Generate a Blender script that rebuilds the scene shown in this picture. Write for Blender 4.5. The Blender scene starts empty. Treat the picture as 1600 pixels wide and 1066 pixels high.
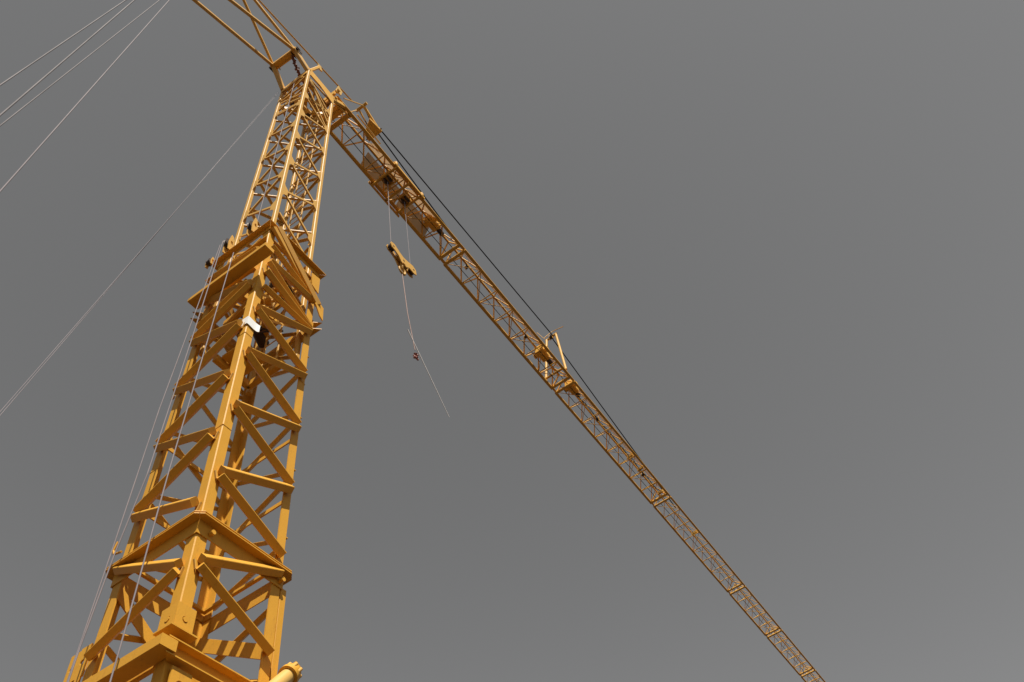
import bpy, bmesh, math, random
from mathutils import Vector, Matrix
random.seed(7)
SC = bpy.context.scene
COL = SC.collection

# ------------------------------------------------------------------ camera
cd = bpy.data.cameras.new('camera')
cam = bpy.data.objects.new('camera', cd); COL.objects.link(cam)
cd.sensor_fit = 'HORIZONTAL'; cd.sensor_width = 36.0; cd.lens = 28.27
cd.clip_start = 0.05; cd.clip_end = 3000
Rr = Vector((0.5533448820, -0.8213119029, -0.1387667095))
Rd = Vector((0.6405692277, 0.5260840652, -0.5593805689))
Rf = Vector((0.5324288742, 0.2206406910, 0.8172130563))
cam.matrix_world = Matrix(((Rr.x, -Rd.x, -Rf.x, -4.12353), (Rr.y, -Rd.y, -Rf.y, -5.88193),
                           (Rr.z, -Rd.z, -Rf.z, 1.6), (0, 0, 0, 1)))
SC.camera = cam

# ------------------------------------------------------------------ sky, sun, exposure
SUN_EL = math.radians(56); SUN_AZ = math.atan2(-0.76, -0.65)     # direction towards the sun in the x-y plane
S = Vector((math.cos(SUN_EL)*math.cos(SUN_AZ), math.cos(SUN_EL)*math.sin(SUN_AZ), math.sin(SUN_EL)))
w = bpy.data.worlds.new('World'); SC.world = w; w.use_nodes = True
nt = w.node_tree; bg = nt.nodes['Background']
sky = nt.nodes.new('ShaderNodeTexSky'); sky.sky_type = 'NISHITA'; sky.sun_disc = False
sky.sun_elevation = SUN_EL; sky.sun_rotation = math.pi/2 - SUN_AZ
sky.air_density = 1.0; sky.dust_density = 0.4; sky.ozone_density = 1.0
hs = nt.nodes.new('ShaderNodeHueSaturation'); hs.inputs['Saturation'].default_value = 0.02
hs.inputs['Value'].default_value = 1.0
nt.links.new(sky.outputs[0], hs.inputs['Color']); nt.links.new(hs.outputs[0], bg.inputs[0])
bg.inputs[1].default_value = 0.05
sd = bpy.data.lights.new('sun', 'SUN'); sd.energy = 5.0; sd.angle = math.radians(0.5); sd.color = (1.0, 0.955, 0.87)
sun = bpy.data.objects.new('sun', sd); COL.objects.link(sun)
sun.rotation_euler = (-S).to_track_quat('-Z', 'Y').to_euler(); sun.location = (-20, -20, 40)
SC.view_settings.view_transform = 'Standard'; SC.view_settings.look = 'None'
SC.view_settings.exposure = 0.43; SC.view_settings.gamma = 1.0

# ------------------------------------------------------------------ materials
def mat(name, col, rough=0.45, metal=0.0, var=0.12, vscale=3.0, bump=0.0, bscale=60, grime=0.0, grime_col=(0.12, 0.05, 0.02), transl=0.0, spec=0.5):
    m = bpy.data.materials.new(name); m.use_nodes = True
    t = m.node_tree; b = t.nodes['Principled BSDF']; L = t.links.new
    b.inputs['Roughness'].default_value = rough; b.inputs['Metallic'].default_value = metal
    b.inputs['Specular IOR Level'].default_value = spec
    tc = t.nodes.new('ShaderNodeTexCoord')
    n = t.nodes.new('ShaderNodeTexNoise'); n.inputs['Scale'].default_value = vscale; n.inputs['Detail'].default_value = 6
    L(tc.outputs['Object'], n.inputs['Vector'])
    mx = t.nodes.new('ShaderNodeMix'); mx.data_type = 'RGBA'
    mx.inputs['A'].default_value = tuple(c*(1-var) for c in col)+(1,)
    mx.inputs['B'].default_value = tuple(min(1, c*(1+var)) for c in col)+(1,)
    L(n.outputs['Fac'], mx.inputs['Factor'])
    out = mx.outputs['Result']
    if grime > 0:
        mp = t.nodes.new('ShaderNodeMapping'); mp.inputs['Scale'].default_value = (7, 7, 1.3)
        L(tc.outputs['Object'], mp.inputs['Vector'])
        g = t.nodes.new('ShaderNodeTexNoise'); g.inputs['Scale'].default_value = 2.2; g.inputs['Detail'].default_value = 9; g.inputs['Roughness'].default_value = 0.7
        L(mp.outputs[0], g.inputs['Vector'])
        r = t.nodes.new('ShaderNodeMapRange'); r.inputs['From Min'].default_value = 0.56; r.inputs['From Max'].default_value = 0.74
        r.inputs['To Max'].default_value = grime
        L(g.outputs['Fac'], r.inputs['Value'])
        m2 = t.nodes.new('ShaderNodeMix'); m2.data_type = 'RGBA'; m2.inputs['B'].default_value = grime_col+(1,)
        L(r.outputs[0], m2.inputs['Factor']); L(out, m2.inputs['A']); out = m2.outputs['Result']
    L(out, b.inputs['Base Color'])
    if bump > 0:
        bn = t.nodes.new('ShaderNodeTexNoise'); bn.inputs['Scale'].default_value = bscale; bn.inputs['Detail'].default_value = 3
        L(tc.outputs['Object'], bn.inputs['Vector'])
        bp = t.nodes.new('ShaderNodeBump'); bp.inputs['Strength'].default_value = bump; bp.inputs['Distance'].default_value = 0.01
        L(bn.outputs['Fac'], bp.inputs['Height']); L(bp.outputs[0], b.inputs['Normal'])
    if transl > 0:
        tr = t.nodes.new('ShaderNodeBsdfTranslucent'); L(out, tr.inputs['Color'])
        ms = t.nodes.new('ShaderNodeMixShader'); ms.inputs[0].default_value = transl
        L(b.outputs[0], ms.inputs[1]); L(tr.outputs[0], ms.inputs[2]); L(ms.outputs[0], t.nodes['Material Output'].inputs['Surface'])
    return m
YEL = mat('yellow_paint', (0.59, 0.295, 0.032), rough=0.5, spec=.25, var=0.09, vscale=2.5, bump=0.12, bscale=45, grime=0.55, grime_col=(0.34, 0.14, 0.03))
YEL2 = mat('yellow_paint_upper', (0.58, 0.325, 0.070), rough=0.5, spec=.3, var=0.10, vscale=3, grime=0.3, grime_col=(0.34, 0.15, 0.04))
JIBY = mat('yellow_paint_jib', (0.68, 0.36, 0.055), rough=0.5, spec=.3, var=0.14, vscale=4, grime=0.4, grime_col=(0.22, 0.09, 0.03))
CREAM = mat('cream_yellow_paint', (0.62, 0.38, 0.10), rough=0.4, var=0.06)
DARK = mat('dark_steel', (0.05, 0.03, 0.022), rough=0.6, metal=0.3, var=0.3, vscale=9)
STEEL = mat('bare_steel', (0.45, 0.42, 0.38), rough=0.35, metal=0.8, var=0.2, vscale=9)
BLACKR = mat('black_rope', (0.012, 0.012, 0.014), rough=0.9, spec=.1, var=0.2, vscale=20)
ROPE = mat('wire_rope', (0.21, 0.185, 0.195), rough=.7, spec=.2, var=.3, vscale=3)
ROPE2 = mat('backstay_rope', (0.17, 0.155, 0.16), rough=.7, spec=.2, var=.7, vscale=1.2)
WHITE = mat('white_cloth', (0.72, 0.72, 0.70), rough=0.8, var=0.03)
PALE = mat('pale_cord', (0.6, 0.58, 0.57), rough=.8, var=.1)
PANEL = mat('tan_sheet', (0.62, 0.50, 0.37), rough=0.7, var=0.08, vscale=5, transl=0.7)
GROUND = mat('sandy_ground', (0.04, 0.025, 0.014), rough=0.95, var=0.3, vscale=0.6, bump=0.4, bscale=3)

# ------------------------------------------------------------------ mesh helpers
def V(*a): return Vector(a)
def all_cyl(mb): return mb.nc > 0 and mb.nc == mb.nt
class MB:
    def __init__(s): s.v = []; s.f = []; s.sm = []; s.nc = 0; s.nt = 0
    def prism(s, p0, p1, u, v, prof):
        """extrude the 2-D profile (list of (a,b) in the u,v frame) from p0 to p1"""
        s.nt += 1
        p0 = Vector(p0); p1 = Vector(p1); n = len(prof); b = len(s.v)
        for p in (p0, p1):
            for a, c in prof: s.v.append(p+u*a+v*c)
        for i in range(n):
            j = (i+1) % n; s.f.append((b+i, b+j, b+n+j, b+n+i)); s.sm.append(False)
        s.f.append(tuple(b+i for i in reversed(range(n)))); s.sm.append(False)
        s.f.append(tuple(b+n+i for i in range(n))); s.sm.append(False)
    def bar(s, p0, p1, w, h=None, up=(0, 0, 1), rot=0.0, ch=0.12):
        """rectangular bar, w across, h along up, with chamfered long edges"""
        h = w if h is None else h
        p0 = Vector(p0); p1 = Vector(p1); d = (p1-p0).normalized(); up = Vector(up)
        if abs(d.dot(up.normalized())) > 0.98: up = V(1, 0, 0) if abs(d.x) < 0.9 else V(0, 1, 0)
        u = d.cross(up).normalized(); v = u.cross(d).normalized()
        if rot: c, q = math.cos(rot), math.sin(rot); u, v = u*c+v*q, v*c-u*q
        a, b = w/2, h/2; k = min(w, h)*ch
        s.prism(p0, p1, u, v, [(-a+k, -b), (a-k, -b), (a, -b+k), (a, b-k), (a-k, b), (-a+k, b), (-a, b-k), (-a, -b+k)])
    def cyl(s, p0, p1, r0, r1=None, n=12, smooth=True):
        r1 = r0 if r1 is None else r1
        s.nc += 1; s.nt += 1
        p0 = Vector(p0); p1 = Vector(p1); d = (p1-p0).normalized()
        up = V(0, 0, 1) if abs(d.z) < 0.95 else V(1, 0, 0)
        u = d.cross(up).normalized(); v = u.cross(d).normalized(); b = len(s.v)
        for p, r in ((p0, r0), (p1, r1)):
            for i in range(n):
                t = 2*math.pi*i/n; s.v.append(p+(u*math.cos(t)+v*math.sin(t))*r)
        for i in range(n):
            j = (i+1) % n; s.f.append((b+j, b+i, b+n+i, b+n+j)); s.sm.append(smooth)
        for k in range(2*n): s.v.append(s.v[b+k].copy())      # the caps have vertices of their own: no shading bleed
        s.f.append(tuple(b+2*n+i for i in range(n))); s.sm.append(False)
        s.f.append(tuple(b+3*n+i for i in reversed(range(n)))); s.sm.append(False)
    def poly(s, pts, nrm, t):
        """flat plate: polygon pts given thickness t along nrm"""
        s.nt += 1
        nrm = Vector(nrm).normalized(); b = len(s.v); n = len(pts)
        for q in (-t/2, t/2):
            for p in pts: s.v.append(Vector(p)+nrm*q)
        for i in range(n):
            j = (i+1) % n; s.f.append((b+i, b+j, b+n+j, b+n+i)); s.sm.append(False)
        s.f.append(tuple(b+i for i in reversed(range(n)))); s.sm.append(False)
        s.f.append(tuple(b+n+i for i in range(n))); s.sm.append(False)
    def ring_plate(s, c, ax, u, v, hw, hh, r, t, n=16):
        """rectangular plate (half sizes hw,hh on u,v) with a round hole"""
        s.nt += 1
        c = Vector(c); ax = Vector(ax).normalized(); u = Vector(u).normalized(); v = Vector(v).normalized(); b = len(s.v)
        for q in (-t/2, t/2):
            for i in range(n):
                th = 2*math.pi*i/n+math.pi/4; co, si = math.cos(th), math.sin(th)
                s.v.append(c+ax*q+(u*co+v*si)*r)
                k = 1/max(abs(co), abs(si))
                s.v.append(c+ax*q+u*co*k*hw+v*si*k*hh)
        m = 2*n
        for i in range(n):
            j = (i+1) % n
            s.f += [(b+2*i, b+2*i+1, b+2*j+1, b+2*j), (b+m+2*i, b+m+2*j, b+m+2*j+1, b+m+2*i+1),
                    (b+2*i+1, b+m+2*i+1, b+m+2*j+1, b+2*j+1), (b+2*i, b+2*j, b+m+2*j, b+m+2*i)]
            s.sm += [False]*4
    def tube(s, pts, r, n=8):
        for a, c in zip(pts[:-1], pts[1:]): s.cyl(a, c, r, n=n)
    def build(s, name, m, parent=None, org=None, recalc=None):
        recalc = (not all_cyl(s)) if recalc is None else recalc
        me = bpy.data.meshes.new(name)
        o = bpy.data.objects.new(name, me); COL.objects.link(o)
        org = Vector(org) if org is not None else Vector((0, 0, 0))
        me.from_pydata([tuple(v-org) for v in s.v], [], s.f); me.materials.append(m)
        me.polygons.foreach_set('use_smooth', s.sm)
        if recalc:
            bm = bmesh.new(); bm.from_mesh(me); bmesh.ops.recalc_face_normals(bm, faces=bm.faces); bm.to_mesh(me); bm.free()
        me.update(); o.location = org
        if parent is not None: o.parent = parent
        return o
def tag(o, label=None, cat=None, group=None, kind=None):
    if label: o['label'] = label
    if cat: o['category'] = cat
    if group: o['group'] = group
    if kind: o['kind'] = kind
    return o

# ------------------------------------------------------------------ ground
g = MB(); g.poly([V(-1500, -1500, -.2), V(1500, -1500, -.2), V(1500, 1500, -.2), V(-1500, 1500, -.2)], (0, 0, 1), .4)
tag(g.build('ground', GROUND), kind='structure')

# ------------------------------------------------------------------ crane root
crane = bpy.data.objects.new('tower_crane', None); COL.objects.link(crane)
tag(crane, 'tall yellow lattice tower crane with a long horizontal jib reaching to the lower right', 'crane')

W = 1.30; D = 0.094; T = 0.145
X, Y, Z = V(1, 0, 0), V(0, 1, 0), V(0, 0, 1)
SPLIT, TOPL = 8.33, 15.66
# ---- faces: (origin corner, along dir, outward dir)
FACES = {'right': (V(0, 0, 0), X, -Y), 'left': (V(0, W, 0), -Y, -X), 'far_right': (V(W, 0, 0), Y, X), 'far_left': (V(W, W, 0), -X, Y)}
CORNERS = [(V(0, 0, 0), X, Y), (V(W, 0, 0), -X, Y), (V(0, W, 0), X, -Y), (V(W, W, 0), -X, -Y)]

def Lprof(t, th, c=.012):
    return [(c, 0), (t, 0), (t, th), (th, th), (th, t), (0, t), (0, c)]

# ---------- lower mast (fixed outer frame) ----------
lm = MB()      # base mesh of the part: internal diaphragm plates and weld cleats
def frame4(mb, ins, z, w_, h_):
    a, b = ins, W-ins
    mb.bar(V(a-w_/2, a, z), V(b+w_/2, a, z), w_, h_); mb.bar(V(a-w_/2, b, z), V(b+w_/2, b, z), w_, h_)
    mb.bar(V(a, a+.004, z-.003), V(a, b-.004, z-.003), w_, h_*.93); mb.bar(V(b, a+.004, z-.003), V(b, b-.004, z-.003), w_, h_*.93)
frame4(lm, .06, 8.42, .05, .05)
def cleat(parent, P, along, out, dirn):
    """small welded cleat seen bright beside a brace end"""
    mb = MB(); mb.bar(P+out*.012-along*dirn*.035+Z*.035, P+out*.012+along*dirn*.005-Z*.075, .016, .03, up=out)
    mb.build('cleat', YEL2, parent)
BR = []
def brace(P, Q, out, s=.104, off=.062, tilt=52, name='brace', parent=None, m=None):
    """square bar set on edge on the outside of the legs"""
    P = P+out*off; Q = Q+out*off
    d = (Q-P).normalized()
    n = out-d*out.dot(d); n.normalize(); v = d.cross(n); v = v if v.z >= 0 else -v
    th = math.radians(tilt); u1 = n*math.cos(th)-v*math.sin(th); v1 = n*math.sin(th)+v*math.cos(th)
    a = s/2; k = s*.07
    mb = MB(); mb.prism(P, Q, u1, v1, [(-a+k, -a), (a-k, -a), (a, -a+k), (a, a-k), (a-k, a), (-a+k, a), (-a, a-k), (-a, -a+k)])
    return mb.build(name, m or YEL, parent)
def zig(face, A, B, parent, ea=.09, eb=.09, width=W, **k):
    """zigzag: nodes A at the start corner, B at the far corner of the face, joined alternately"""
    o, al, out = FACES[face]
    nodes = sorted([(z, 0) for z in A]+[(z, 1) for z in B])
    for (z0, s0), (z1, s1) in zip(nodes[:-1], nodes[1:]):
        if s0 == s1: continue
        P = o+al*(ea if s0 == 0 else width-eb)+Z*(z0+.045); Q = o+al*(ea if s1 == 0 else width-eb)+Z*(z1-.045)
        brace(P, Q, out, parent=parent, **k)
lower = lm.build('lower_mast', YEL, crane)
for c, a, b in CORNERS:
    m = MB(); m.prism(c+Z*(SPLIT-.02), c+Z*TOPL, a, b, Lprof(T, .016)); m.build('leg', YEL, lower)
RF = [9.07, 10.35, 11.61, 12.82, 14.08]; RB = [8.48, 9.70, 10.95, 12.24, 13.51]
zig('right', RF, RB, lower)
# left face runs from the far corner (y=W) to the front corner: A = far corner nodes
LA = [9.11, 10.38, 11.64, 12.90, 14.15]; LB = [8.54, 9.78, 11.03, 12.33, 13.55]
zig('left', LA, LB, lower)
zig('far_right', [8.9, 10.15, 11.42, 12.7, 14.0], [8.45, 9.5, 10.77, 12.05, 13.35], lower, s=.06, off=.036)
zig('far_left', [9.0, 10.25, 11.5, 12.8, 14.05], [8.5, 9.6, 10.85, 12.15, 13.4], lower, s=.06, off=.036)
for z in RF: cleat(lower, V(.07, 0, z), X, -Y, 1)
for z in LB: cleat(lower, V(0, .07, z), Y, -X, 1)
# flat horizontal inner struts seen behind, carrying striped shadows
for z in (9.3, 10.55):
    m = MB(); m.bar(V(.12, W-.02, z), V(W-.1, W-.02, z+.02), .02, .07); m.build('strut', YEL, lower)
    m = MB(); m.bar(V(W-.02, .12, z+.3), V(W-.02, W-.1, z+.3), .02, .07, up=(0, 0, 1)); m.build('strut', YEL, lower)

def bead(P, Q, r, parent, name='weld_seam'):
    m = MB(); d = (Q-P); n = max(3, int(d.length/.03))
    for i in range(n):
        a_ = P+d*(i/n); b_ = P+d*((i+1)/n); k = r*(.75+.5*random.random())
        m.cyl(a_, b_, k, r*.8, n=6)
    m.build(name, YEL, parent)
for c, a, b in CORNERS[:3]:       # splice seams across the legs
    for z in (9.95, 12.1):
        bead(c+Z*z-b*.001, c+a*T+Z*z-b*.001, .006, lower); bead(c+Z*z-a*.001, c+b*T+Z*z-a*.001, .006, lower)
# ---------- collars: channels round the mast, open outwards ----------
def channel(P, Q, out, H, F, t=.014, lowerf=True, double=False, name='collar', parent=None, m=None):
    """P,Q on the mast face at the top of the channel; H web height, F flange width"""
    mb = MB(); d = (Q-P).normalized()
    mb.prism(P, Q, out, Z, [(0, 0), (F, 0), (F, -t), (t, -t), (t, -H+t), (F, -H+t) if lowerf else (t, -H+t), (F, -H) if lowerf else (t, -H), (0, -H)] if lowerf
             else [(0, 0), (F, 0), (F, -t), (t, -t), (t, -H), (0, -H)])
    if double:
        mb.prism(P+Z*.034, Q+Z*.034, out, Z, [(0, 0), (F*.96, 0), (F*.96, -.012), (0, -.012)])
        mb.prism(P+Z*.021, Q+Z*.021, out, Z, [(0, 0), (F*.84, 0), (F*.84, -.0205), (0, -.0205)])
    return mb.build(name, m or YEL, parent)
def ring(z, H, F, faces, name='collar', parent=None, lowerf=False, double=False, k=.0, m=None):
    """channel ring: mitred flanges with cut corners on a web standing on the legs"""
    for f in faces:
        o, al, out = FACES[f]; mb = MB(); e = 0.0 if f in ('right', 'far_left') else .003
        def flange(zz, F_, t_):
            q = lambda a, b: o+al*a+out*(.003+b)+Z*zz
            c_ = min(k, F_*.9)
            mb.poly([q(.0, 0), q(W, 0), q(W+F_-c_/2-.001, F_-c_/2), q(W+F_-c_, F_), q(-F_+c_, F_), q(-F_+c_/2+.001, F_-c_/2)], Z, t_)
        flange(z, F, .014)
        if double: flange(z+.034, F*.97, .012); flange(z+.017, F*.8, .02)
        if lowerf: flange(z-H, F, .014)
        mb.bar(o+al*(-.014+e)+out*.010+Z*(z-H/2), o+al*(W+.014-e)+out*.010+Z*(z-H/2), .013, H-.013-e, ch=.02)
        mb.build(name, m or YEL, parent)

# ---------- base mast under the collar ----------
bm_ = MB()
frame4(bm_, .07, 6.62, .06, .10)
base = bm_.build('base_mast', YEL, crane)
def boxleg(c, a, b, z0, z1):
    m = MB(); t = T; k = .014
    m.prism(c+Z*z0, c+Z*z1, a, b, Lprof(T+.005, .018))
    return m
for i, (c, a, b) in enumerate(CORNERS):
    m = boxleg(c, a, b, 0.0, SPLIT-.05)
    if i in (1, 3):      # guide rail strip on the jib side
        c2 = c-a*.003; m.bar(c2-a*.048+b*.012+Z*.1, c2-a*.048+b*.012+Z*(SPLIT-.2), .09, .02, up=(0, 1, 0))
    m.build('leg', YEL, base)
zig('right', [.6, 1.9, 3.2, 4.5, 5.5, 6.28], [1.2, 2.5, 3.8, 5.0, 5.9], base)
zig('right', [7.71], [7.13, 8.30], base, s=.095)
zig('left', [.6, 1.9, 3.2, 4.5, 5.3, 6.28], [1.2, 2.5, 3.8, 4.9, 5.8], base)
zig('left', [7.08, 8.30], [7.64], base, s=.09)
zig('far_right', [.6, 1.9, 3.2, 4.5, 5.7, 6.9, 8.0], [1.2, 2.5, 3.8, 5.1, 6.3, 7.5], base, s=.065, off=.04)
zig('far_left', [.6, 1.9, 3.2, 4.5, 5.7, 6.9, 8.0], [1.2, 2.5, 3.8, 5.1, 6.3, 7.5], base, s=.065, off=.04)
cleat(base, V(.07, 0, 7.71), X, -Y, 1); cleat(base, V(0, .1, 7.62), Y, -X, 1)
# wide flat inner ties
m = MB(); m.bar(V(.05, W-.05, 8.05), V(W-.05, W-.05, 7.3), .02, .16); m.build('tie_plate', YEL, base)
m = MB(); m.bar(V(W-.05, .05, 7.25), V(W-.05, W-.05, 7.95), .02, .17); m.build('tie_plate', YEL, base)
m = MB(); m.bar(V(.1, W-.03, 6.98), V(W-.1, W-.03, 6.98), .02, .1); m.build('tie_plate', YEL, base)
ring(8.29, .20, .118, ['right', 'left', 'far_right', 'far_left'], parent=base, double=True, k=.08)
ring(6.69, .17, .105, ['right', 'far_right', 'far_left'], parent=base, lowerf=True)
m = MB(); m.bar(V(-.10, -.125, 6.60), V(-.10, W+.02, 6.60), .19, .12, ch=.03); m.build('collar', YEL, base)
m = MB(); m.cyl(V(W-.05, -.02, 8.17), V(W-.05, -.09, 8.17), .03, n=10); m.build('bolt', YEL, base)
for y_, x_ in ((-.02, .16),): m = MB(); m.cyl(V(x_, y_, 8.17), V(x_, y_-.06, 8.17), .03, n=10); m.build('bolt', YEL, base)
# pin lugs at the joint of the front leg and a shelf plate
for o_, al, out, a0 in ((V(0, 0, 0), X, -Y, -.02), (V(0, 0, 0), Y, -X, -.02)):
    m = MB(); c = o_+al*(a0+.09)+out*.032+Z*6.985
    m.ring_plate(c, out, al, Z, .115, .16, .035, .03)
    pl = m.build('pin_lug', YEL, base)
    m = MB(); m.cyl(c-out*.03+Z*0, c+out*.022, .028, n=14); m.build('pin', YEL, pl)
m = MB(); m.poly([V(-.13, -.13, 6.80), V(.20, -.13, 6.80), V(.20, .02, 6.80), V(.02, .02, 6.80), V(.02, .12, 6.80), V(-.13, .12, 6.80)], (0, 0, 1), .018)
m.build('shelf_plate', YEL, base)
m = MB(); m.ring_plate(V(.16, -.05, 6.3), Y, X, Z, .12, .16, .05, .022); m.build('pin_lug', YEL, base)
# left leg lugs
for y_, z_, hh in ((W+.07, 7.17, .19), (W+.22, 7.15, .19)):
    m = MB(); m.ring_plate(V(-.01, y_, z_), X, Y, Z, .075, hh, .032, .02)
    m.poly([V(-.01, y_-.05, z_-hh), V(-.01, y_+.03, z_-hh), V(-.01, y_+.03, z_-.6), V(-.01, y_-.05, z_-.6)], X, .02); m.build('pin_lug', YEL, base)
# erection ram passing the foot of the joint on the right
R0_, R1_ = V(1.42, -.22, 6.97), V(.85, -.24, 6.28); rd = (R0_-R1_).normalized()
m = MB(); m.cyl(R1_, R0_-rd*.1, .082, n=28); ram = m.build('erection_ram', CREAM, base)
m = MB(); m.cyl(R0_-rd*.14, R0_-rd*.09, .115, n=24); m.cyl(R0_-rd*.09, R0_, .10, .085, n=20); m.build('end_cap', YEL, ram)
pu = rd.cross(Y).normalized()
for i in range(7):
    t = 2*math.pi*i/7; c_ = R0_+(pu*math.cos(t)+Y*math.sin(t))*.085
    m = MB(); m.cyl(c_-rd*.1, c_+rd*.006, .02, n=8); m.build('bolt', YEL2, ram)
m = MB(); m.cyl(R0_-rd*.02, R0_+rd*.03, .045, n=12); m.build('port', DARK, ram)
m = MB(); m.poly([V(1.24, -.11, 6.72), V(1.50, -.11, 7.16), V(1.58, -.11, 7.12), V(1.34, -.11, 6.66)], (0, 1, 0), .10)
m.build('bracket', YEL, base)

# ---------- head of the lower mast: beams, braces, sheaves ----------
frame_ = MB(); frame4(frame_, .10, 15.5, .05, .08)
head = frame_.build('guide_head', YEL, crane)
headm = MB(); headm.poly([V(W+.02, -.04, 15.45), V(W+.02, -.04, 14.9), V(W-.16, -.04, 15.0), V(W-.2, -.04, 15.4)], (0, 1, 0), .02)
headm.build('guide_plate', YEL, head); headm = MB(); headm.poly([V(W-.1, -.13, 14.5), V(W+.10, -.13, 14.38), V(W+.11, -.13, 13.98), V(W+.02, -.13, 14.06), V(W-.1, -.13, 14.3)], (0, 1, 0), .02)
headm.build('guide_plate', YEL, head)
ring(15.66, .12, .11, ['right', 'left', 'far_right', 'far_left'], parent=head, name='ring_beam')
ring(15.03, .11, .10, ['left', 'far_left'], parent=head, name='ring_beam')
ring(13.95, .2, .12, ['far_right', 'far_left'], parent=head, name='ring_beam', lowerf=True)
m = MB(); m.bar(V(-.20, 1.37, 14.05), V(-.20, -.40, 14.05), .20, .10, ch=.06); m.build('platform_beam', YEL, head)
m = MB(); m.bar(V(-.04, 1.5, 14.32), V(-.04, .1, 14.2), .1, .12); m.build('cross_beam', YEL, head)
m = MB(); m.bar(V(-.05, 1.2, 14.6), V(-.05, .1, 15.2), .06, .05); m.build('cross_beam', YEL, head)
brace(V(.1, -.03, 15.62), V(W-.02, -.03, 14.36), -Y, s=.095, off=.09, tilt=30, parent=head)
brace(V(.02, -.03, 15.55), V(W-.08, -.03, 14.42), -Y, s=.08, off=.05, tilt=15, parent=head)
brace(V(.09, 0, 14.95), V(W-.12, 0, 14.5), -Y, s=.085, parent=head)
brace(V(.11, 0, 14.43), V(W-.1, 0, 14.47), -Y, s=.095, tilt=40, parent=head)
brace(V(.1, 0, 14.36), V(W-.1, 0, 13.62), -Y, s=.08, parent=head)
brace(V(.1, 0, 13.54), V(W-.06, 0, 13.53), -Y, s=.085, parent=head)
brace(V(0, .1, 14.8), V(0, W-.1, 15.0), -X, s=.10, parent=head)
brace(V(0, .1, 13.62), V(0, W-.1, 14.12), -X, s=.10, parent=head)
brace(V(0, .15, 13.72), V(0, W-.1, 13.28), -X, s=.095, parent=head)
brace(V(W, .1, 14.1), V(W, W-.1, 15.2), X, s=.09, parent=head)
brace(V(W-.1, W, 14.1), V(.1, W, 15.2), Y, s=.09, parent=head)
# inner rollers, hydraulic ram and dark machinery
def axis_sheave(c, ax, r, wd, parent, name='sheave', cheek=True, ch_mat=None, up=Z, hh=.3):
    ax = Vector(ax).normalized(); c = Vector(c); m = MB()
    m.cyl(c-ax*wd, c-ax*wd*.4, r, r*.82, n=20); m.cyl(c-ax*wd*.4, c+ax*wd*.4, r*.82, n=20); m.cyl(c+ax*wd*.4, c+ax*wd, r*.82, r, n=20)
    o = m.build(name, DARK, parent)
    if cheek:
        side = ax.cross(up).normalized()
        m = MB()
        for s_ in (-1, 1):
            p = c+ax*s_*(wd+.028)
            g_ = r*.62
            m.poly([p-side*g_*.6-up*hh, p+side*g_*.8-up*hh, p+side*g_-up*hh*.1, p+side*g_*.35+up*hh*.7, p-side*g_*.45+up*hh*.85, p-side*g_*.9-up*hh*.1], ax, .018)
        m.cyl(c-ax*(wd+.06), c+ax*(wd+.06), .022, n=10)
        m.build('cheek_plate', ch_mat or YEL, o)
    return o
for y_, z_ in ((.38, 15.95), (.98, 15.95)):
    axis_sheave(V(-.12, y_, z_), Y, .11, .035, head, hh=.30, ch_mat=YEL2)
axis_sheave(V(-.12, 1.42, 15.72), Y, .07, .04, head, hh=.13, ch_mat=YEL2)
for (x_, y_, z_) in ((.55, .5, 14.2), (.9, .3, 14.6), (.35, .9, 14.5), (1.0, .95, 14.0), (.8, .6, 15.1), (.4, .4, 13.6)):
    m = MB(); a_ = random.random()*3; dv = V(math.cos(a_), math.sin(a_), 0)
    m.cyl(V(x_, y_, z_)-dv*.16, V(x_, y_, z_)+dv*.16, .10, n=16); m.cyl(V(x_, y_, z_)-dv*.22, V(x_, y_, z_)+dv*.22, .03, n=10)
    m.build('guide_roller', DARK if x_ > .7 else JIBY, head)
for (x0, y0, x1, y1, z_, mm) in ((.2, .2, 1.1, .9, 14.0, YEL), (.15, .8, 1.15, .75, 14.4, YEL), (.7, .15, .7, 1.15, 14.7, YEL), (.2, .5, 1.1, .45, 15.2, YEL), (.3, .2, .35, 1.1, 13.75, YEL)):
    m = MB(); m.bar(V(x0, y0, z_), V(x1, y1, z_+.05), .09, .13); m.build('cross_beam', mm, head)
for k in range(3):
    m = MB(); m.cyl(V(.16+.1*k, 1.0-.1*k, 13.2+.3*k), V(1.1, .5+.2*k, 13.9+.2*k), .018, n=8); m.build('hose', DARK, head)
# guard of the upper tower foot, seen as dark box behind front leg
m = MB(); m.bar(V(.62, .5, 12.75), V(.62, .98, 12.75), .5, .06); m.bar(V(.3, 1.05, 12.7), V(1.05, 1.05, 12.7), .1, .14); m.bar(V(1.05, .3, 12.7), V(1.05, 1.05, 12.7), .1, .14)
m.build('cross_beam', YEL, head)

# bolts standing proud of the legs, weld lugs
for z in (11.35, 12.95, 8.95, 10.2): m = MB(); m.cyl(V(W, .05, z), V(W+.05, .05, z), .016, n=8); m.build('bolt', YEL, lower)
for z in (9.1, 11.8): m = MB(); m.cyl(V(.06, W, z), V(.06, W+.05, z), .016, n=8); m.build('bolt', YEL, lower)
m = MB(); m.tube([V(-.02, W+.02, 8.62), V(-.02, W+.16, 8.66), V(-.02, W+.20, 8.74), V(-.02, W+.17, 8.86)], .014); m.build('hook_rod', YEL, lower)
m = MB(); m.bar(V(-.01, W+.035, 11.55), V(-.01, W+.035, 11.95), .06, .02, up=(1, 0, 0)); m.build('reflector_plate', CREAM, lower)

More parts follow.
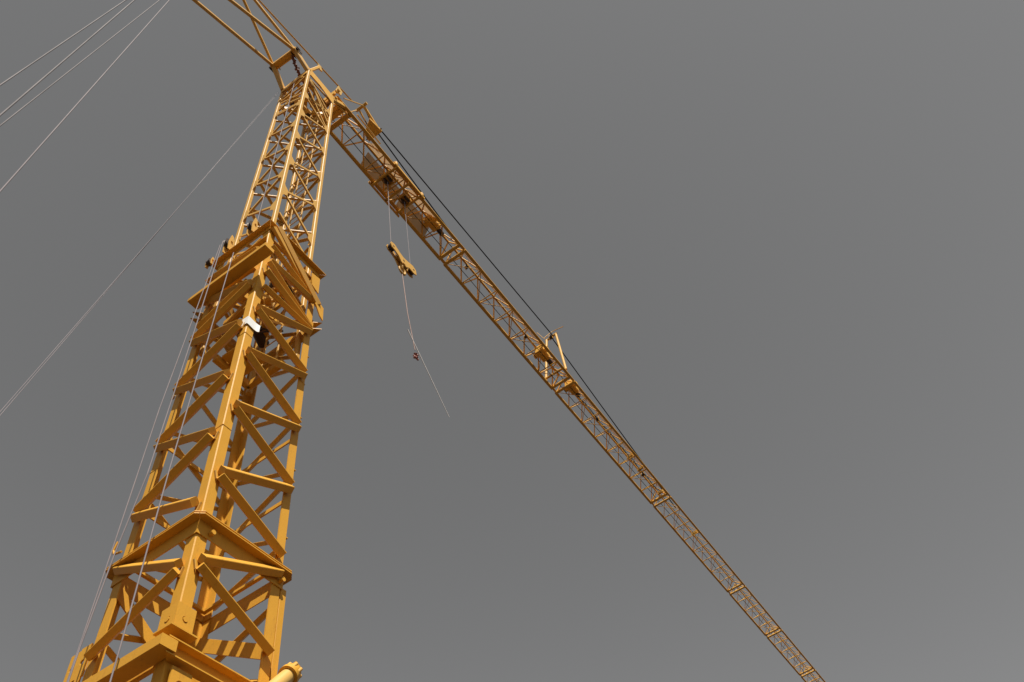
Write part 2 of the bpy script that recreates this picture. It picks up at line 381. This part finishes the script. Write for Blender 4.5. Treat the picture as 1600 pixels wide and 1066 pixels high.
# ---------- upper mast (telescoping inner tower) ----------
UT = .085
um = MB()
def upnt(face, s, z, out=0):
    """point on an upper-mast face, s along 0..1"""
    o = {'right': (V(D, D, 0), X, -Y), 'left': (V(D, W-D, 0), -Y, -X), 'far_right': (V(W-D, D, 0), Y, X), 'far_left': (V(W-D, W-D, 0), -X, Y)}[face]
    return o[0]+o[1]*(s*(W-2*D))+o[2]*out+Z*z, o[1], o[2]
U1 = {'right': ([17.85, 19.50, 21.17, 22.82, 24.3], [17.0, 18.66, 20.32, 21.99, 23.56, 25.0]),
      'left': ([17.75, 19.37, 20.97, 22.6, 24.2], [17.05, 18.70, 20.35, 21.95, 23.6]),
      'far_right': ([17.2, 18.8, 20.45, 22.1, 23.75], [18.0, 19.65, 21.3, 22.95, 24.5]),
      'far_left': ([17.5, 19.1, 20.7, 22.4, 24.0], [16.7, 18.3, 19.9, 21.5, 23.2])}
um = MB(); frame4(um, .16, 26.45, .04, .06)
upper = um.build('upper_mast', YEL2, crane)
for f, (A_, B_) in U1.items():         # curved gusset plates on the legs
    for zs, s0 in ((A_, 0), (B_, 1)):
        for z in zs:
            p, al, out = upnt(f, s0, z, -.010); al = al if s0 == 0 else -al
            um = MB(); um.poly([p+al*.06+Z*.34, p+al*.1+Z*.22, p+al*.19+Z*.12, p+al*.2-Z*.12, p+al*.11-Z*.2, p+al*.06-Z*.34], out, .01)
            um.build('gusset', YEL2, upper)
UC = [(V(D, D, 0), X, Y), (V(W-D, D, 0), -X, Y), (V(D, W-D, 0), X, -Y), (V(W-D, W-D, 0), -X, -Y)]
for c, a, b in UC:
    m = MB(); k = .01; t = UT
    m.prism(c+Z*12.7, c+Z*26.55, a, b, [(k, 0), (t-k, 0), (t, k), (t, t-k), (t-k, t), (k, t), (0, t-k), (0, k)]); m.build('leg', YEL2, upper)
def lace(face, s0, z0, s1, z1, w_=.055, name='lattice_bar', off=-.02, m_=None):
    p, al, out = upnt(face, s0, z0, off); q, _, _ = upnt(face, s1, z1, off)
    d = (q-p).normalized(); n = out; v = d.cross(n); v = v if v.z > 0 else -v
    mb = MB(); th = .007    # angle: one flange on the face, one turned inwards along the top edge
    mb.prism(p, q, n, v, [(0, -w_/2), (0, w_/2), (-w_, w_/2), (-w_, w_/2-th), (-th, w_/2-th), (-th, -w_/2)])
    return mb.build(name, m_ or YEL2, upper)
for f, (A_, B_) in U1.items():
    nodes = sorted([(z, .11) for z in A_]+[(z, .89) for z in B_])
    for (z0, s0), (z1, s1) in zip(nodes[:-1], nodes[1:]):
        if s0 != s1: lace(f, s0, z0+.03, s1, z1-.03)
# denser bracing under the head
for f, L_ in {'right': [(.89, 25.0, .11, 25.95), (.11, 25.95, .89, 26.1), (.11, 24.3, .89, 25.05), (.89, 23.7, .11, 25.1), (.89, 24.2, .11, 25.9), (.11, 25.8, .89, 24.6)],
              'left': [(.11, 24.3, .89, 23.7), (.89, 24.5, .11, 25.2), (.89, 25.0, .11, 24.6), (.89, 25.3, .11, 25.4), (.11, 25.6, .89, 26.2), (.89, 24.1, .11, 24.9), (.89, 26.2, .11, 26.2)],
              'far_right': [(.11, 24.0, .89, 25.2), (.89, 25.2, .11, 26.2), (.11, 26.2, .89, 26.2)],
              'far_left': [(.11, 24.1, .89, 25.3), (.89, 25.3, .11, 26.2), (.11, 26.2, .89, 26.2)]}.items():
    for a in L_: lace(f, *a, w_=.05)
for f in U1:
    for z in (12.9, 13.6, 14.4, 15.3, 16.1): lace(f, .1 if int(z*2) % 2 else .9, z, .9 if int(z*2) % 2 else .1, z+.7, w_=.05)
# inner ladder
m = MB()
LX, LY = 1.02, .62
for y_ in (LY-.17, LY+.17): m.bar(V(LX, y_, 12.9), V(LX, y_, 26.2), .035, .02)
lad = m.build('ladder', YEL2, upper)
m = MB()
z = 13.0
while z < 26.1: m = MB(); m.cyl(V(LX, LY-.17, z), V(LX, LY+.17, z), .011, n=6); m.build('rung', YEL2, lad); z += .28
m = MB(); m.cyl(V(.75, .95, 13), V(.75, .95, 26.2), .02, n=8); m.build('cable_conduit', STEEL, upper)
m = MB(); m.cyl(V(.5, .62, 16), V(.55, .62, 26.2), .012, n=6); m.build('inner_rope', STEEL, upper)
for z in (17.4, 19.0, 20.7, 22.3, 23.9):
    m = MB(); m.bar(V(.16, W-.16, z), V(W-.16, .16, z), .05, .04); m.build('cross_brace', YEL2, upper)
    m = MB(); m.bar(V(W-.12, .45, z+.5), V(W-.12, .86, z+.5), .05, .08); m.build('ladder_bracket', YEL2, upper)

# ---------- mast head ----------
a0, a1 = D, W-D
mh = MB()
mh.poly([V(a0+.08, a0-.004, 26.5), V(a1-.05, a0-.004, 26.5), V(a1-.05, a0-.004, 25.95), V(a0+.5, a0-.004, 26.2), V(a0+.08, a0-.004, 26.15)], Y, .016)
mh.poly([V(a0-.004, a0+.08, 26.5), V(a0-.004, a1-.05, 26.5), V(a0-.004, a1-.05, 26.25), V(a0-.004, a0+.08, 26.3)], X, .016)
for p, q in ((V(a0, a0+.04, 26.5), V(a1, a0+.04, 26.5)), (V(a0+.04, a0, 26.5), V(a0+.04, a1, 26.5)), (V(a1-.04, a0, 26.5), V(a1-.04, a1, 26.5)), (V(a0, a1-.04, 26.5), V(a1, a1-.04, 26.5))):
    mh.bar(p+Z*.06, q+Z*.06, .1, .12)
for y_ in (.35, .62, .92): mh.bar(V(a0, y_, 26.3), V(a1, y_, 26.2), .07, .22)
mh.bar(V(.2, .2, 25.6), V(1.1, 1.1, 25.55), .08, .2)
mh.bar(V(.3, 1.1, 25.2), V(1.1, .4, 25.4), .08, .16)
mhead = mh.build('mast_head', JIBY, crane)
for p in ((.5, .5, 25.7), (.8, .75, 25.3), (.9, .4, 25.9), (.45, .9, 25.9)): axis_sheave(p, (1, .4, 0), .16, .05, mhead, cheek=True, hh=.2)
for k in range(9):
    m = MB(); a_ = random.random()*6.28; c = V(.35+.6*random.random(), .35+.6*random.random(), 24.4+1.6*random.random())
    dv = V(math.cos(a_), math.sin(a_), random.random()*.6)*.22
    m.bar(c-dv, c+dv, .06, .1); m.build('bracket', JIBY if k % 3 else YEL2, mhead)
# rear arms to the hinge frame
FA = V(-.44, 1.12, 27.45); FB = V(-.43, .25, 27.30)
for p, q in ((V(.12, 1.14, 26.55), FA), (V(.14, .18, 26.6), FB)):
    m = MB(); m.bar(p, q, .12, .16); m.build('rear_arm', YEL2, mhead)
m = MB(); m.bar(FA+V(0, .06, 0), FB-V(0, .06, 0), .17, .15); m.bar(FA+V(.1, 0, -.05), FB+V(.1, 0, -.05), .05, .1)
m.build('hinge_beam', JIBY, mhead)
for P in (FA, FB):
    m = MB(); m.cyl(P-Y*.14, P+Y*.14, .05, n=12)
    for s_ in (-1, 1): m.ring_plate(P+Y*s_*.11+X*.06, Y, X, Z, .13, .1, .04, .02)
    m.build('hinge_pin', DARK, mhead)
m = MB()      # bundle of hoses and the slewing chain at the head
pts = [V(-.34, .42, 27.2), V(-.12, .47, 27.0), V(.1, .52, 26.9), V(.35, .56, 26.8), V(.6, .6, 26.7)]
for k in range(16):
    t = k/15*3.999; i = int(t); u = t-i; c = pts[i].lerp(pts[i+1], u)
    dv = V(random.uniform(-1, 1), random.uniform(-1, 1), random.uniform(-.6, .6)).normalized()*.07
    m.cyl(c-dv, c+dv, .035, n=8)
m.tube(pts, .04)
m.build('chain', mat('rusty_chain', (.14, .045, .025), rough=.7, var=.5, vscale=30), mhead)
m = MB(); m.bar(V(.15, .15, 26.6), V(.45, .15, 27.85), .09, .09); m.build('bracket_post', JIBY, mhead)
m = MB(); m.poly([V(.36, .13, 28.0), V(.5, .13, 28.02), V(.6, .13, 27.75), V(.48, .13, 27.66)], Y, .04); m.build('guide_plate', CREAM, mhead)

# ---------- rear strut frame ----------
EA, EB = V(-4.1, 1.10, 25.1), V(-4.1, .42, 24.68); AP = V(-3.13, .65, 29.3)
rs = MB(); rs.bar(EA+V(0, .1, 0), EB-V(0, .1, 0), .14, .14); rs.bar(V(-3.95, .42, 24.75), V(-3.69, .42, 25.72), .07, .09)
rear = rs.build('rear_strut', YEL2, crane)
for p, q in ((FA, EA), (FB, EB)):
    m = MB(); m.bar(p, q, .085, .085); m.build('strut_chord', YEL2, rear)
for p, q in ((FA, AP), (FB, AP), (EA, AP), (EB, AP)):
    m = MB(); m.bar(p, q, .075, .075); m.build('strut_stay', JIBY, rear)
# jib root mast over the foot of the jib
N1 = V(3.0, .65, 31.15)
for q in (V(2.18, .65, 30.2), AP):
    pass
m = MB(); m.cyl(AP, V(2.55, .65, 30.72), .026, n=8); m.build('tie_bar', JIBY, crane)

# ---------- jib ----------
JY0, JY1, JYC, JZ = .205, 1.085, .645, 27.35
def ztop(x):
    return 28.15 if x < 7 else 28.15-(x-7)*.045 if x < 13 else 27.88-(x-13)*.008 if x < 24.6 else 27.80-(x-24.6)*.006
secs = [(1.62, 8.02, 6), (8.25, 15.70, 7), (15.95, 24.55, 8), (24.80, 33.32, 8), (33.58, 38.50, 5), (38.74, 43.80, 5), (44.05, 52.0, 8)]
far = MB(); nbar = 0
for si, (x0, x1, nb) in enumerate(secs):
    k = 1.0 if si < 2 else .9 if si == 2 else .78
    cw = .085*k; kr = .027 if si < 2 else .021 if si == 2 else .015
    m = MB()
    for y_ in (JY0, JY1):
        m.bar(V(x0, y_, JZ), V(x1, y_, JZ), cw, cw, ch=.08)
        m.bar(V(x0, y_+(.5*cw+.012)*(1 if y_ > .6 else -1), JZ-cw*.3), V(x1, y_+(.5*cw+.012)*(1 if y_ > .6 else -1), JZ-cw*.3), .022, cw*.5, ch=.05)
    m.bar(V(x0+.5*(x1-x0)/nb if si == 0 else x0, JYC, ztop(x0)), V(x1, JYC, ztop(x1)), cw*.85, cw*.85)
    sec = m.build('jib_section', JIBY, crane)
    p = (x1-x0)/nb
    for i in range(nb+1):
        xn = x0+i*p; last = i == nb
        if i == 0 or last:
            m = MB(); c_ = (.04 if i == 0 else -.04)
            m.cyl(V(xn+c_, JY0-.02, JZ), V(xn+c_, JY1+.02, JZ), .062 if si < 3 else .05, n=14)
            m.cyl(V(xn+c_, JY0, JZ), V(xn+c_, JYC, ztop(xn)), .03*k, n=8); m.cyl(V(xn+c_, JY1, JZ), V(xn+c_, JYC, ztop(xn)), .03*k, n=8)
            if i == 0:
                for yy in (JY0, JY1): m.bar(V(xn-.24, yy, JZ+.055), V(xn+.12, yy, JZ+.055), .10*k, .03)
            m.build('cross_tube', YEL2 if si > 2 else JIBY, sec)
        bars = []
        if not (i == 0 or last): bars.append((V(xn, JY0, JZ), V(xn, JY1, JZ), .022*k))
        if not last:
            xm = xn+p/2; T_ = V(xm, JYC, ztop(xm))
            for yy in (JY0, JY1):
                bars.append((V(xn+.03, yy, JZ), T_, kr)); bars.append((T_, V(xn+p-.03, yy, JZ), kr))
            a_, b_ = (JY0, JY1) if i % 2 else (JY1, JY0)
            bars.append((V(xn, a_, JZ+.01), V(xn+p, b_, JZ+.01), .014*k))
        for P, Q, r in bars:
            nbar += 1
            if nbar <= 100:
                m = MB(); m.cyl(P, Q, r, n=8); m.build('lacing_bar', JIBY, sec)
            else: far.cyl(P, Q, r, n=6, smooth=True)
fl = far.build('lacing', JIBY, crane, recalc=False); fl['kind'] = 'stuff'
# root frame
m = MB()
for y_ in (JY0, JY1):
    m.bar(V(1.22, y_, 26.75), V(1.75, y_, 27.36), .10, .16)
    m.poly([V(1.3, y_+.07, 26.9), V(1.3, y_+.07, 27.3), V(1.75, y_+.07, 27.75), V(2.25, y_+.07, 27.5), V(2.1, y_+.07, 27.28), V(1.6, y_+.07, 27.0)], Y, .018)
    m.cyl(V(1.3, y_-.1, 26.95), V(1.3, y_+.14, 26.95), .05, n=12)
m.bar(V(1.72, JY0, 27.36), V(1.72, JY1, 27.36), .32, .06); m.bar(V(2.05, JY0, 27.37), V(2.05, JY1, 27.37), .16, .05)
m.bar(V(1.3, JY0, 27.6), V(1.3, JY1, 27.6), .08, .3)
root = m.build('jib_root_frame', JIBY, crane)
m = MB(); m.cyl(V(1.3, .02, 27.55), V(1.3, .16, 27.55), .06, n=12); m.poly([V(1.2, .1, 27.4), V(1.45, .1, 27.5), V(1.5, .1, 27.95), V(1.3, .1, 28.1)], Y, .03); m.build('hinge_plate', CREAM, root)
# root king post: two bars up to N1 and the pendant block
kp = MB(); kp.bar(V(1.7, JY0, 28.05), V(2.95, .5, 31.0), .035, .035); kp.bar(V(1.7, JY1, 27.5), V(2.95, .8, 31.0), .035, .035)
kp.cyl(N1-Y*.28, N1+Y*.22, .06, n=12)
king = kp.build('king_post', YEL2, crane)
m = MB(); BK = V(3.87, .66, 30.47)
m.bar(N1+V(-.03, -.12, .02), BK+V(-.15, -.16, .02), .09, .1); m.bar(N1+V(-.03, .1, .02), BK+V(-.15, .1, .02), .05, .09)
m.poly([BK+V(-.55, -.16, 0), BK+V(.08, -.22, 0), BK+V(.10, .40, 0), BK+V(-.22, .36, 0)], (0, 0, 1), .12)
for y_ in (-.16, 0.05, .34): m.cyl(BK+V(.02, y_-.05, .02), BK+V(.02, y_+.05, .02), .09, n=14)
m.build('equaliser', JIBY, king)
m = MB(); m.cyl(BK+V(0, -.26, .02), BK+V(0, .44, .02), .03, n=10)
m.build('pin', DARK, king)
for s_ in (-.1, .1): m = MB(); m.cyl(N1+V(.1, s_, .0), BK+V(-.3, s_*.8, .05), .026, n=8); m.build('link', DARK, king)

m = MB(); m.cyl(V(2.35, .2, 28.0), V(3.6, .25, 28.1), .025, n=8); m.build('stay_rod', CREAM, king)

# middle strut of the jib
MT = V(16.2, .62, 31.3)
ms = MB(); ms.cyl(MT+V(.0, -.32, .05), MT+V(.0, .32, -.05), .05, n=10)
mst = ms.build('jib_strut', YEL2, crane)
m = MB(); m.cyl(V(15.3, JY0-.05, 27.45), MT+V(.0, -.25, 0), .052, n=14); m.cyl(V(15.3, JY1+.05, 27.45), MT+V(.0, .25, 0), .052, n=14)
m.build('strut_leg', YEL2, mst)
m = MB(); m.tube([MT+V(-.1, .3, .1), MT+V(.1, -.1, .5), MT+V(.2, -.65, .5)], .018, n=6); m.tube([MT+V(-.1, .3, .0), MT+V(-.3, .5, .5)], .015, n=6); m.build('antenna', JIBY, mst)
axis_sheave(MT+V(-.02, .0, .0), Y, .12, .05, mst, cheek=True, hh=.16, ch_mat=JIBY)
m = MB(); m.cyl(V(15.2, JY0, 27.5), V(15.2, JY1, 27.5), .05, n=10); m.build('foot_tube', YEL2, mst)

# sign sheets fixed inside both slopes of the first sections
for yy, sgn, nm in ((JY1, 1, ''), (JY0, -1, '')):
    for xa, xb in ((3.55, 5.35), (5.42, 7.0)) if sgn > 0 else ((3.3, 5.3), (5.38, 6.7)):
        m = MB(); lo = V(0, yy-.03*sgn, JZ+.09); hi = V(0, JYC+.09*sgn, 28.02)
        m.poly([V(xa, 0, 0)+lo, V(xb, 0, 0)+lo, V(xb, 0, 0)+hi, V(xa, 0, 0)+hi], (0, .7*sgn, .5), .012)
        m.build('side_sheet', PANEL, crane)

# hoist winch boxes and dark gear carried inside the jib
def gear(x, y, z, s_, m_=JIBY):
    m = MB(); m.bar(V(x-.28*s_, y, z), V(x+.28*s_, y, z), .34*s_, .3*s_, ch=.1); m.cyl(V(x-.1*s_, y-.3*s_, z-.08), V(x-.1*s_, y+.3*s_, z-.08), .1*s_, n=14)
    o = m.build('winch', m_, crane)
    m = MB(); m.cyl(V(x+.33*s_, y, z), V(x+.6*s_, y, z), .09*s_, n=12); m.build('motor', DARK, o)
gear(6.85, .55, 27.75, 1.0); gear(14.2, .55, 27.75, 1.1); gear(16.4, .5, 27.65, 1.0)
for x_ in (9.0, 13.0, 18.6, 22.9):
    axis_sheave(V(x_, .58+.05*math.sin(x_*7), 27.62), Y, .09, .04, crane, name='rope_guide', hh=.13, ch_mat=YEL2)
for xa, xb in ((8.6, 15.2), (16.2, 24.2)):
    m = MB(); m.cyl(V(xa, .42, 27.9), V(xb, .44, 27.78), .013, n=6); m.cyl(V(xa, .36, 27.82), V(xb, .38, 27.7), .013, n=6); m.build('conduit', YEL2, crane)

for k, (xa, xb) in enumerate(((16.6, 20.9), (20.9, 24.4))):
    m = MB(); pts = [V(xa+(xb-xa)*t/8, .50+.03*math.sin(t*2+k), 27.62-.07*math.sin(math.pi*t/8)) for t in range(9)]
    m.tube(pts, .016, 6); m.build('power_cable', DARK, crane)
for x_ in (21.3, 22.3, 24.3, 28.0):
    m = MB(); m.bar(V(x_, .30, 27.46), V(x_+.16, .62, 27.56), .10, .12, ch=.1); m.build('junction_box', YEL2, crane)
# ------------------------------------------------------------------ ropes and pendants (things of their own)
def rope(name, pts, r, m_, label, cat, group=None, n=8):
    pts = [Vector(p) for p in pts]; mb = MB(); mb.tube(pts, r, n)
    return tag(mb.build(name, m_, None, recalc=False), label, cat, group)
G = 'black pendant ropes over the jib'
rope('pendant_rope', [BK+V(.05, -.20, 0), MT+V(-.05, -.1, 0)], .024, BLACKR, 'long black rope from the orange pendant block to the raised strut at mid jib', 'rope', G)
rope('pendant_rope', [BK+V(.03, -.05, 0), V(8.2, .25, 27.5)], .024, BLACKR, 'black rope crossing the long pendant and meeting the jib at its first joint', 'rope', G)
rope('pendant_rope', [BK+V(-.1, .34, 0), V(4.2, .16, 27.45)], .022, BLACKR, 'short thin black rope just below the orange pendant block', 'rope', G)
rope('pendant_rope', [MT+V(.05, 0, 0), V(26.4, .5, 28.0)], .024, BLACKR, 'black pendant rope descending from the raised strut towards the outer jib', 'rope', G)
for y_, l in ((.5, 'thin dark trolley rope running inside the jib on its upper right side'), (.78, 'thin dark trolley rope running inside the jib on its lower left side')):
    rope('trolley_rope', [V(1.5, y_, 27.42), V(20, y_, 27.44), V(51, y_, 27.42)], .012, BLACKR, l, 'rope', 'ropes running inside the jib')
G = 'backstay ropes at upper left'
rope('backstay_rope', [V(-4.1, 1.0, 25.1), V(-4.41, 1.1, 14.73), V(-4.8, 1.2, 0.2)], .012, ROPE2, 'uppermost of the four grey wires crossing the top left corner', 'cable', G)
rope('backstay_rope', [V(-4.1, .95, 25.1), V(-4.12, 1.1, 14.05), V(-4.14, 1.3, 0.2)], .014, ROPE2, 'wire with dark and white stretches, second from the corner at top left', 'cable', G)
rope('backstay_rope', [V(-3.68, .42, 25.70), V(-4.03, .65, 13.03), V(-3.97, .75, 0.2)], .009, ROPE2, 'thinnest of the four grey wires at top left, third from the corner', 'cable', G)
rope('backstay_rope', [V(-3.72, .42, 25.56), V(-3.55, .2, 11.10), V(-3.1, -.05, 0.2)], .010, ROPE, 'steepest pale wire at top left, nearest to the crane mast', 'cable', G)
G = 'thin ropes from the mast head to the ground'
for k, l in ((0, 'outer of two faint wires slanting side by side from mast head to left edge'), (1, 'inner of two faint wires slanting side by side from mast head to left edge')):
    P = V(.05-.03*k, 1.22, 26.3); Q = V(-2.63+.02*k, -.89+.012*k, 7.0); E_ = P+(Q-P)*(25.9/19.3)
    rope('guy_wire', [P, Q, E_], .0032, ROPE, l, 'cable', G, n=6)
G = 'hoist ropes down the left side of the lower mast'
rope('mast_rope', [V(-.3, .95, 15.6), V(-.3, 1.07, 10.82), V(-.3, 1.03, 8.4), V(-.30, 1.0, 5.0), V(-.3, .95, .3)], .008, ROPE, 'pale rope hanging clear of the mast, leftmost of the three beside the lower mast', 'rope', G)
rope('mast_rope', [V(-.3, .90, 15.7), V(-.3, .85, 12.51), V(-.3, .83, 9.37), V(-.3, .95, 8.2), V(-.3, 1.0, 7.0), V(-.3, .95, .3)], .009, ROPE, 'pale rope running close along the left leg of the lower mast', 'rope', G)
rope('mast_rope', [V(-.3, .44, 14.7), V(-.3, .42, 12.12), V(-.3, .39, 9.07), V(-.3, .32, 6.89), V(-.3, .2, .3)], .009, ROPE, 'pale rope crossing in front of the left face of the lower mast', 'rope', G)
rope('mast_rope', [V(.05, .58, 25.9), V(.03, .50, 16.53), V(-.12, .44, 15.9)], .009, ROPE, 'pale rope crossing the left face of the upper mast down to the sheave', 'rope', G)

# ------------------------------------------------------------------ trolley
tr = bpy.data.objects.new('trolley', None); COL.objects.link(tr); tr.location = (4.9, JYC, JZ)
tag(tr, 'yellow trolley with dark sheaves and rollers running under the jib near the mast', 'trolley')
def tp(mb, name, m_, parent=tr):
    o = mb.build(name, m_, parent)
    if parent is tr: o.matrix_parent_inverse = Matrix.Translation((-4.9, -JYC, -JZ))
    return o
for y_, s_ in ((JY0-.11, -1), (JY1+.11, 1)):
    m = MB(); m.bar(V(4.15, y_, JZ-.10), V(5.75, y_, JZ-.10), .05, .13)
    for x_ in (4.25, 5.65): m.bar(V(x_, y_, JZ-.12), V(x_, y_, JZ+.16), .09, .05, up=(0, 1, 0))
    tp(m, 'side_frame', JIBY)
m = MB()
for x_ in (4.3, 5.0, 5.6): m.bar(V(x_, JY0-.11, JZ-.12), V(x_, JY1+.11, JZ-.12), .08, .07)
m.bar(V(4.3, JY0-.1, JZ-.13), V(5.0, JY1+.1, JZ-.13), .035, .05); m.bar(V(5.6, JY0-.1, JZ-.13), V(5.0, JY1+.1, JZ-.13), .035, .05)
tp(m, 'cross_frame', JIBY)
for x_ in (4.25, 5.65):
    for y_, s_ in ((JY0-.07, -1), (JY1+.07, 1)):
        m = MB(); m.cyl(V(x_, y_-.03, JZ+.11), V(x_, y_+.03, JZ+.11), .085, n=16); tp(m, 'roller', CREAM if s_ < 0 else YEL2)
for x_ in (4.45, 5.38):
    for dy in (-.09, .06):
        m = MB(); m.cyl(V(x_, JYC+dy-.03, JZ-.16), V(x_, JYC+dy+.03, JZ-.16), .13, n=20); tp(m, 'sheave', DARK)
    m = MB(); m.bar(V(x_-.26, JYC-.16, JZ-.14), V(x_+.26, JYC-.16, JZ-.14), .02, .16); m.bar(V(x_-.26, JYC+.15, JZ-.14), V(x_+.26, JYC+.15, JZ-.14), .02, .16)
    m.bar(V(x_-.2, JYC, JZ-.05), V(x_+.2, JYC, JZ-.05), .2, .1)
    for q in (-.2, .2): m.cyl(V(x_+q, JYC-.3, JZ-.18), V(x_+q, JYC+.3, JZ-.18), .03, n=8)
    tp(m, 'sheave_frame', JIBY)
# falls
G = 'falls from the trolley to the hook block'
rope('hoist_rope', [V(4.46, .65, 27.1), V(4.53, .65, 22.5)], .011, ROPE, 'pale rope from the trolley down to the left end of the hook block', 'rope', G)
rope('hoist_rope', [V(5.36, .65, 27.1), V(5.43, .65, 22.5)], .009, ROPE, 'faint rope from the trolley down to the right end of the hook block', 'rope', G)

# ------------------------------------------------------------------ hook block
HB = V(5.0, .65, 22.35)
hb = bpy.data.objects.new('hook_block', None); COL.objects.link(hb); hb.location = HB
tag(hb, 'yellow hook block hanging under the trolley between two ropes', 'hook block')
def hp(mb, name, m_, parent=None):
    o = mb.build(name, m_, parent or hb)
    return o
for y_ in (-.07, .07):
    m = MB(); out = [(-.58, .20), (-.42, .24), (-.2, .12), (.0, .06), (.2, .10), (.46, .17), (.60, .10), (.62, -.10), (.5, -.16), (.26, -.14), (.12, -.26), (-.12, -.26), (-.24, -.10), (-.42, -.03), (-.56, -.02), (-.62, .08)]
    m.poly([V(a*.96, y_, b*1.25) for a, b in out], Y, .03); pl = hp(m, 'side_plate', YEL2)
    m = MB()
    for a, b in ((-.46, .1), (.46, .0), (0, -.1)): m.cyl(V(a, y_-.02, b), V(a, y_+.02, b), .035, n=12)
    hp(m, 'pin', DARK, pl)
for a, b in ((-.46, .1), (.46, .0)):
    m = MB(); m.cyl(V(a, -.04, b), V(a, .04, b), .115, n=20); hp(m, 'sheave', DARK)
m = MB(); m.bar(V(-.24, 0, -.02), V(.26, 0, -.04), .10, .20); hp(m, 'spacer', YEL2)
m = MB(); m.cyl(V(0, 0, -.16), V(0, 0, -.42), .06, n=12); m.cyl(V(0, -.11, -.3), V(0, .11, -.3), .05, n=12); hp(m, 'swivel', YEL2)
m = MB(); pts = [V(.0, 0, -.40)]
for i in range(13):
    t = math.radians(100-i*25); pts.append(V(.13*math.cos(t)-.0, 0, -.60+.15*math.sin(t)))
for i in range(len(pts)-1): m.cyl(pts[i], pts[i+1], .045*(1-.03*i), .045*(1-.03*(i+1)), n=10)
hp(m, 'hook', YEL2)
# slings under the hook
sl = rope('sling', [V(5.0, .65, 21.62), V(5.02, .65, 21.3), V(5.14, .65, 19.65), V(5.26, .65, 18.87), V(5.36, .65, 18.2)], .012, mat('pink_sling', (.30, .19, .16), rough=.7, var=.3, vscale=8), 'thin reddish rope sling hanging from the hook', 'sling')
m = MB()
for k in range(6): a_ = k*1.1; m.cyl(V(5.38+.05*math.cos(a_), .65+.05*math.sin(a_), 17.95-.03*k), V(5.38-.06*math.cos(a_), .65-.05*math.sin(a_), 18.03-.01*k), .025, n=8)
tag(m.build('shackle', mat('rusty_shackle', (.25, .07, .05), rough=.6, var=.5, vscale=20)), 'small rusty shackle at the lower end of the sling', 'shackle')
def strip(pts, r0, r1):
    mb = MB(); n = len(pts)-1
    for i in range(n): mb.cyl(pts[i], pts[i+1], r0+(r1-r0)*i/n, r0+(r1-r0)*(i+1)/n, n=6)
    return mb
A_, B_ = V(5.1, .65, 18.83), V(6.61, .65, 16.73)
tag(strip([A_.lerp(B_, t/6) for t in range(7)], .015, .009).build('tag_line', PALE), 'faint grey line blowing out to the lower right below the hook', 'rope')

# ------------------------------------------------------------------ white cloth on the front leg
m = MB()
path = [(-.012, .15), (-.014, .02), (-.012, -.012), (.02, -.014), (.07, -.016), (.12, -.018), (.155, -.022), (.185, -.035), (.20, -.06)]
zs = [.03, .02, .01, .01, .0, -.01, -.015, -.03, -.05]; h = [.20, .20, .20, .20, .20, .20, .20, .19, .17]
def off(p, q): return V(p[0], p[1], q)
b = len(m.v)
for (x_, y_), dz, hh in zip(path, zs, h):
    c = 12.40
    for s_ in (0, 1):
        m.v += [V(x_, y_, c+dz+hh/2)-V(.006, .006, 0)*s_, V(x_, y_, c+dz-hh/2)-V(.006, .006, 0)*s_]
for i in range(len(path)-1):
    q = b+4*i
    m.f += [(q, q+4, q+5, q+1), (q+2, q+3, q+7, q+6), (q, q+2, q+6, q+4), (q+1, q+5, q+7, q+3)]; m.sm += [False]*4
m.f += [(b, b+1, b+3, b+2), (b+4*8, b+4*8+2, b+4*8+3, b+4*8+1)]; m.sm += [False, False]
tag(m.build('cloth_strip', WHITE), 'white cloth strip wrapped round the front leg below the guide head', 'cloth')
